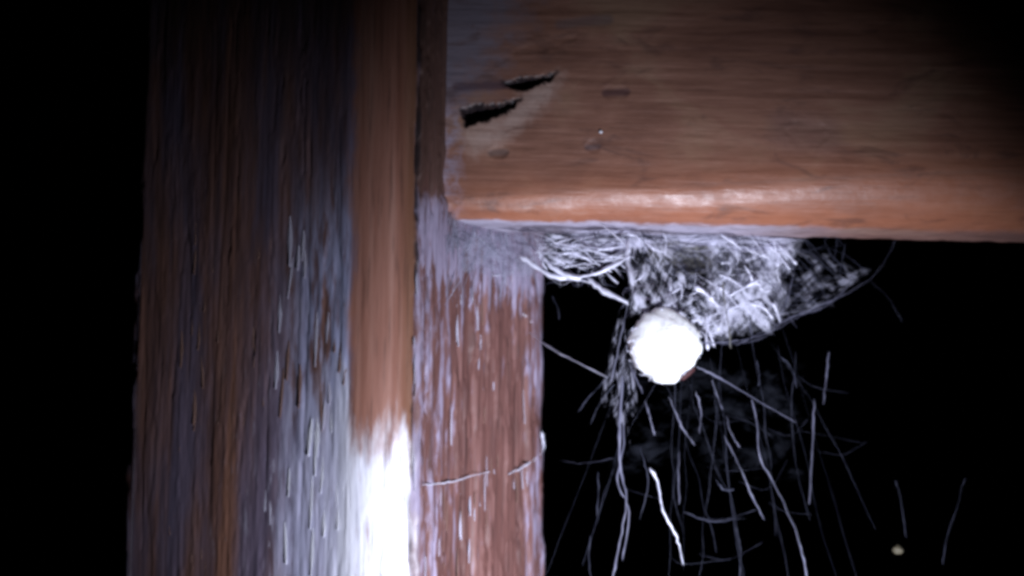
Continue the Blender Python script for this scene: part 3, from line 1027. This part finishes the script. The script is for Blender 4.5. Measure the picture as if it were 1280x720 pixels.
cr['label'] = 'reddish dark smear on the underside of the white egg sac'

# ------------------------------------------------------------------ things caught in the web
s = NT('grey_brown_litter')
tc = s.t.nodes.new('ShaderNodeTexCoord').outputs['Object']
nz = s.noise(tc, 700, 5, 0.6, 0.5)
M_LIT = s.done(s.principled(s.ramp(nz, [(0.3, (0.020, 0.020, 0.018)), (0.5, (0.075, 0.070, 0.060)), (0.75, (0.20, 0.19, 0.18))]), 0.8, s.bump(nz, 0.0008, 0.8)))


def curled_leaf(name, c, lx, lz, seed, curl=1.3):
    """a dry crumpled leaf: an outline with a midrib, cupped and given thickness"""
    nu, nv = 34, 20
    U, V = np.meshgrid(np.linspace(-1, 1, nu), np.linspace(-1, 1, nv))
    wid = np.sqrt(np.clip(1 - np.abs(U) ** 2.2, 0.0, 1)) * (1 + 0.18 * (fbm(U * 3 + seed, U * 0 + 2, seed) - 0.5) * 2)
    x = U * lx; a = V * wid
    zz = np.sin(a * curl) / curl * lz
    yy = (1 - np.cos(a * curl)) / curl * lz - 0.12 * lz * np.exp(-(V * 6) ** 2)
    cr_ = (fbm(U * 4 + seed, V * 4, seed + 5, 4) - 0.5) * 0.35 * lz
    P = np.stack([x, -yy + cr_, zz + 0.25 * lz * U ** 2 + cr_ * 0.5], -1)
    me = grid_mesh(name, P, np.stack([U, V], -1))
    o = link(name, me, M_LIT, None)
    o.location = c
    m = o.modifiers.new('thick', 'SOLIDIFY'); m.thickness = 0.00025
    return o


lf = curled_leaf('curled_leaf', at(850, 323, 0.2375), 46 * PXM, 27 * PXM, 3)
lf.rotation_euler = (0, R(8), 0)
tag(lf, 'dark greyish brown curled scrap caught in the web above the egg sac', 'leaf scrap')
o = strand('dry_stalk', [(903, 352, .2235), (906, 378, .2230), (910, 402, .2228), (914, 436, .2230)], .00022, M_LIT, None)
tag(o, 'thin dark stalk hanging upright in the web to the right of the egg sac', 'stalk')
sp = link('debris_speck', lump_mesh('debris_speck', None, 7 * PXM, 6 * PXM, 6 * PXM, 0.8, 30, 3), None, None)
s = NT('tan_speck'); sp.data.materials.append(s.done(s.principled((0.07, 0.06, 0.035), 0.7)))
sp.location = at(1122, 687, 0.240)
tag(sp, 'small tan speck of debris hanging alone in the dark at lower right', 'debris')
# white flecks stuck to the beam are pieces of it
for px, py, r in ((751, 165, 2.2), (586, 219, 2.6)):
    s_, h_ = beam_px(px, py)
    me = lump_mesh('white_fleck', None, r * PXM, r * PXM * 0.6, r * PXM, 0.7, int(px), 2)
    o = link('white_fleck', me, M_WHITE, beam_root)
    p = BO + bdir * s_ - bback * (0.0002 if h_ > 0.0085 else -0.001)
    o.location = (p[0], p[1], ZB + h_ - s_ * BTILT)

# ------------------------------------------------------------------ ground in the dark
s = NT('dark_soil')
tc = s.t.nodes.new('ShaderNodeTexCoord').outputs['Object']
n = s.noise(tc, 14, 6)
M_G = s.done(s.principled(s.mix(n, (0.018, 0.014, 0.010), (0.05, 0.04, 0.03)), 0.95, s.bump(n, 0.02, 0.6)))
me = bpy.data.meshes.new('ground')
me.from_pydata([(-150, -150, 0), (150, -150, 0), (150, 150, 0), (-150, 150, 0)], [], [(0, 1, 2, 3)])
g = link('ground', me, M_G)
tag(g, 'dark bare ground', kind='structure')
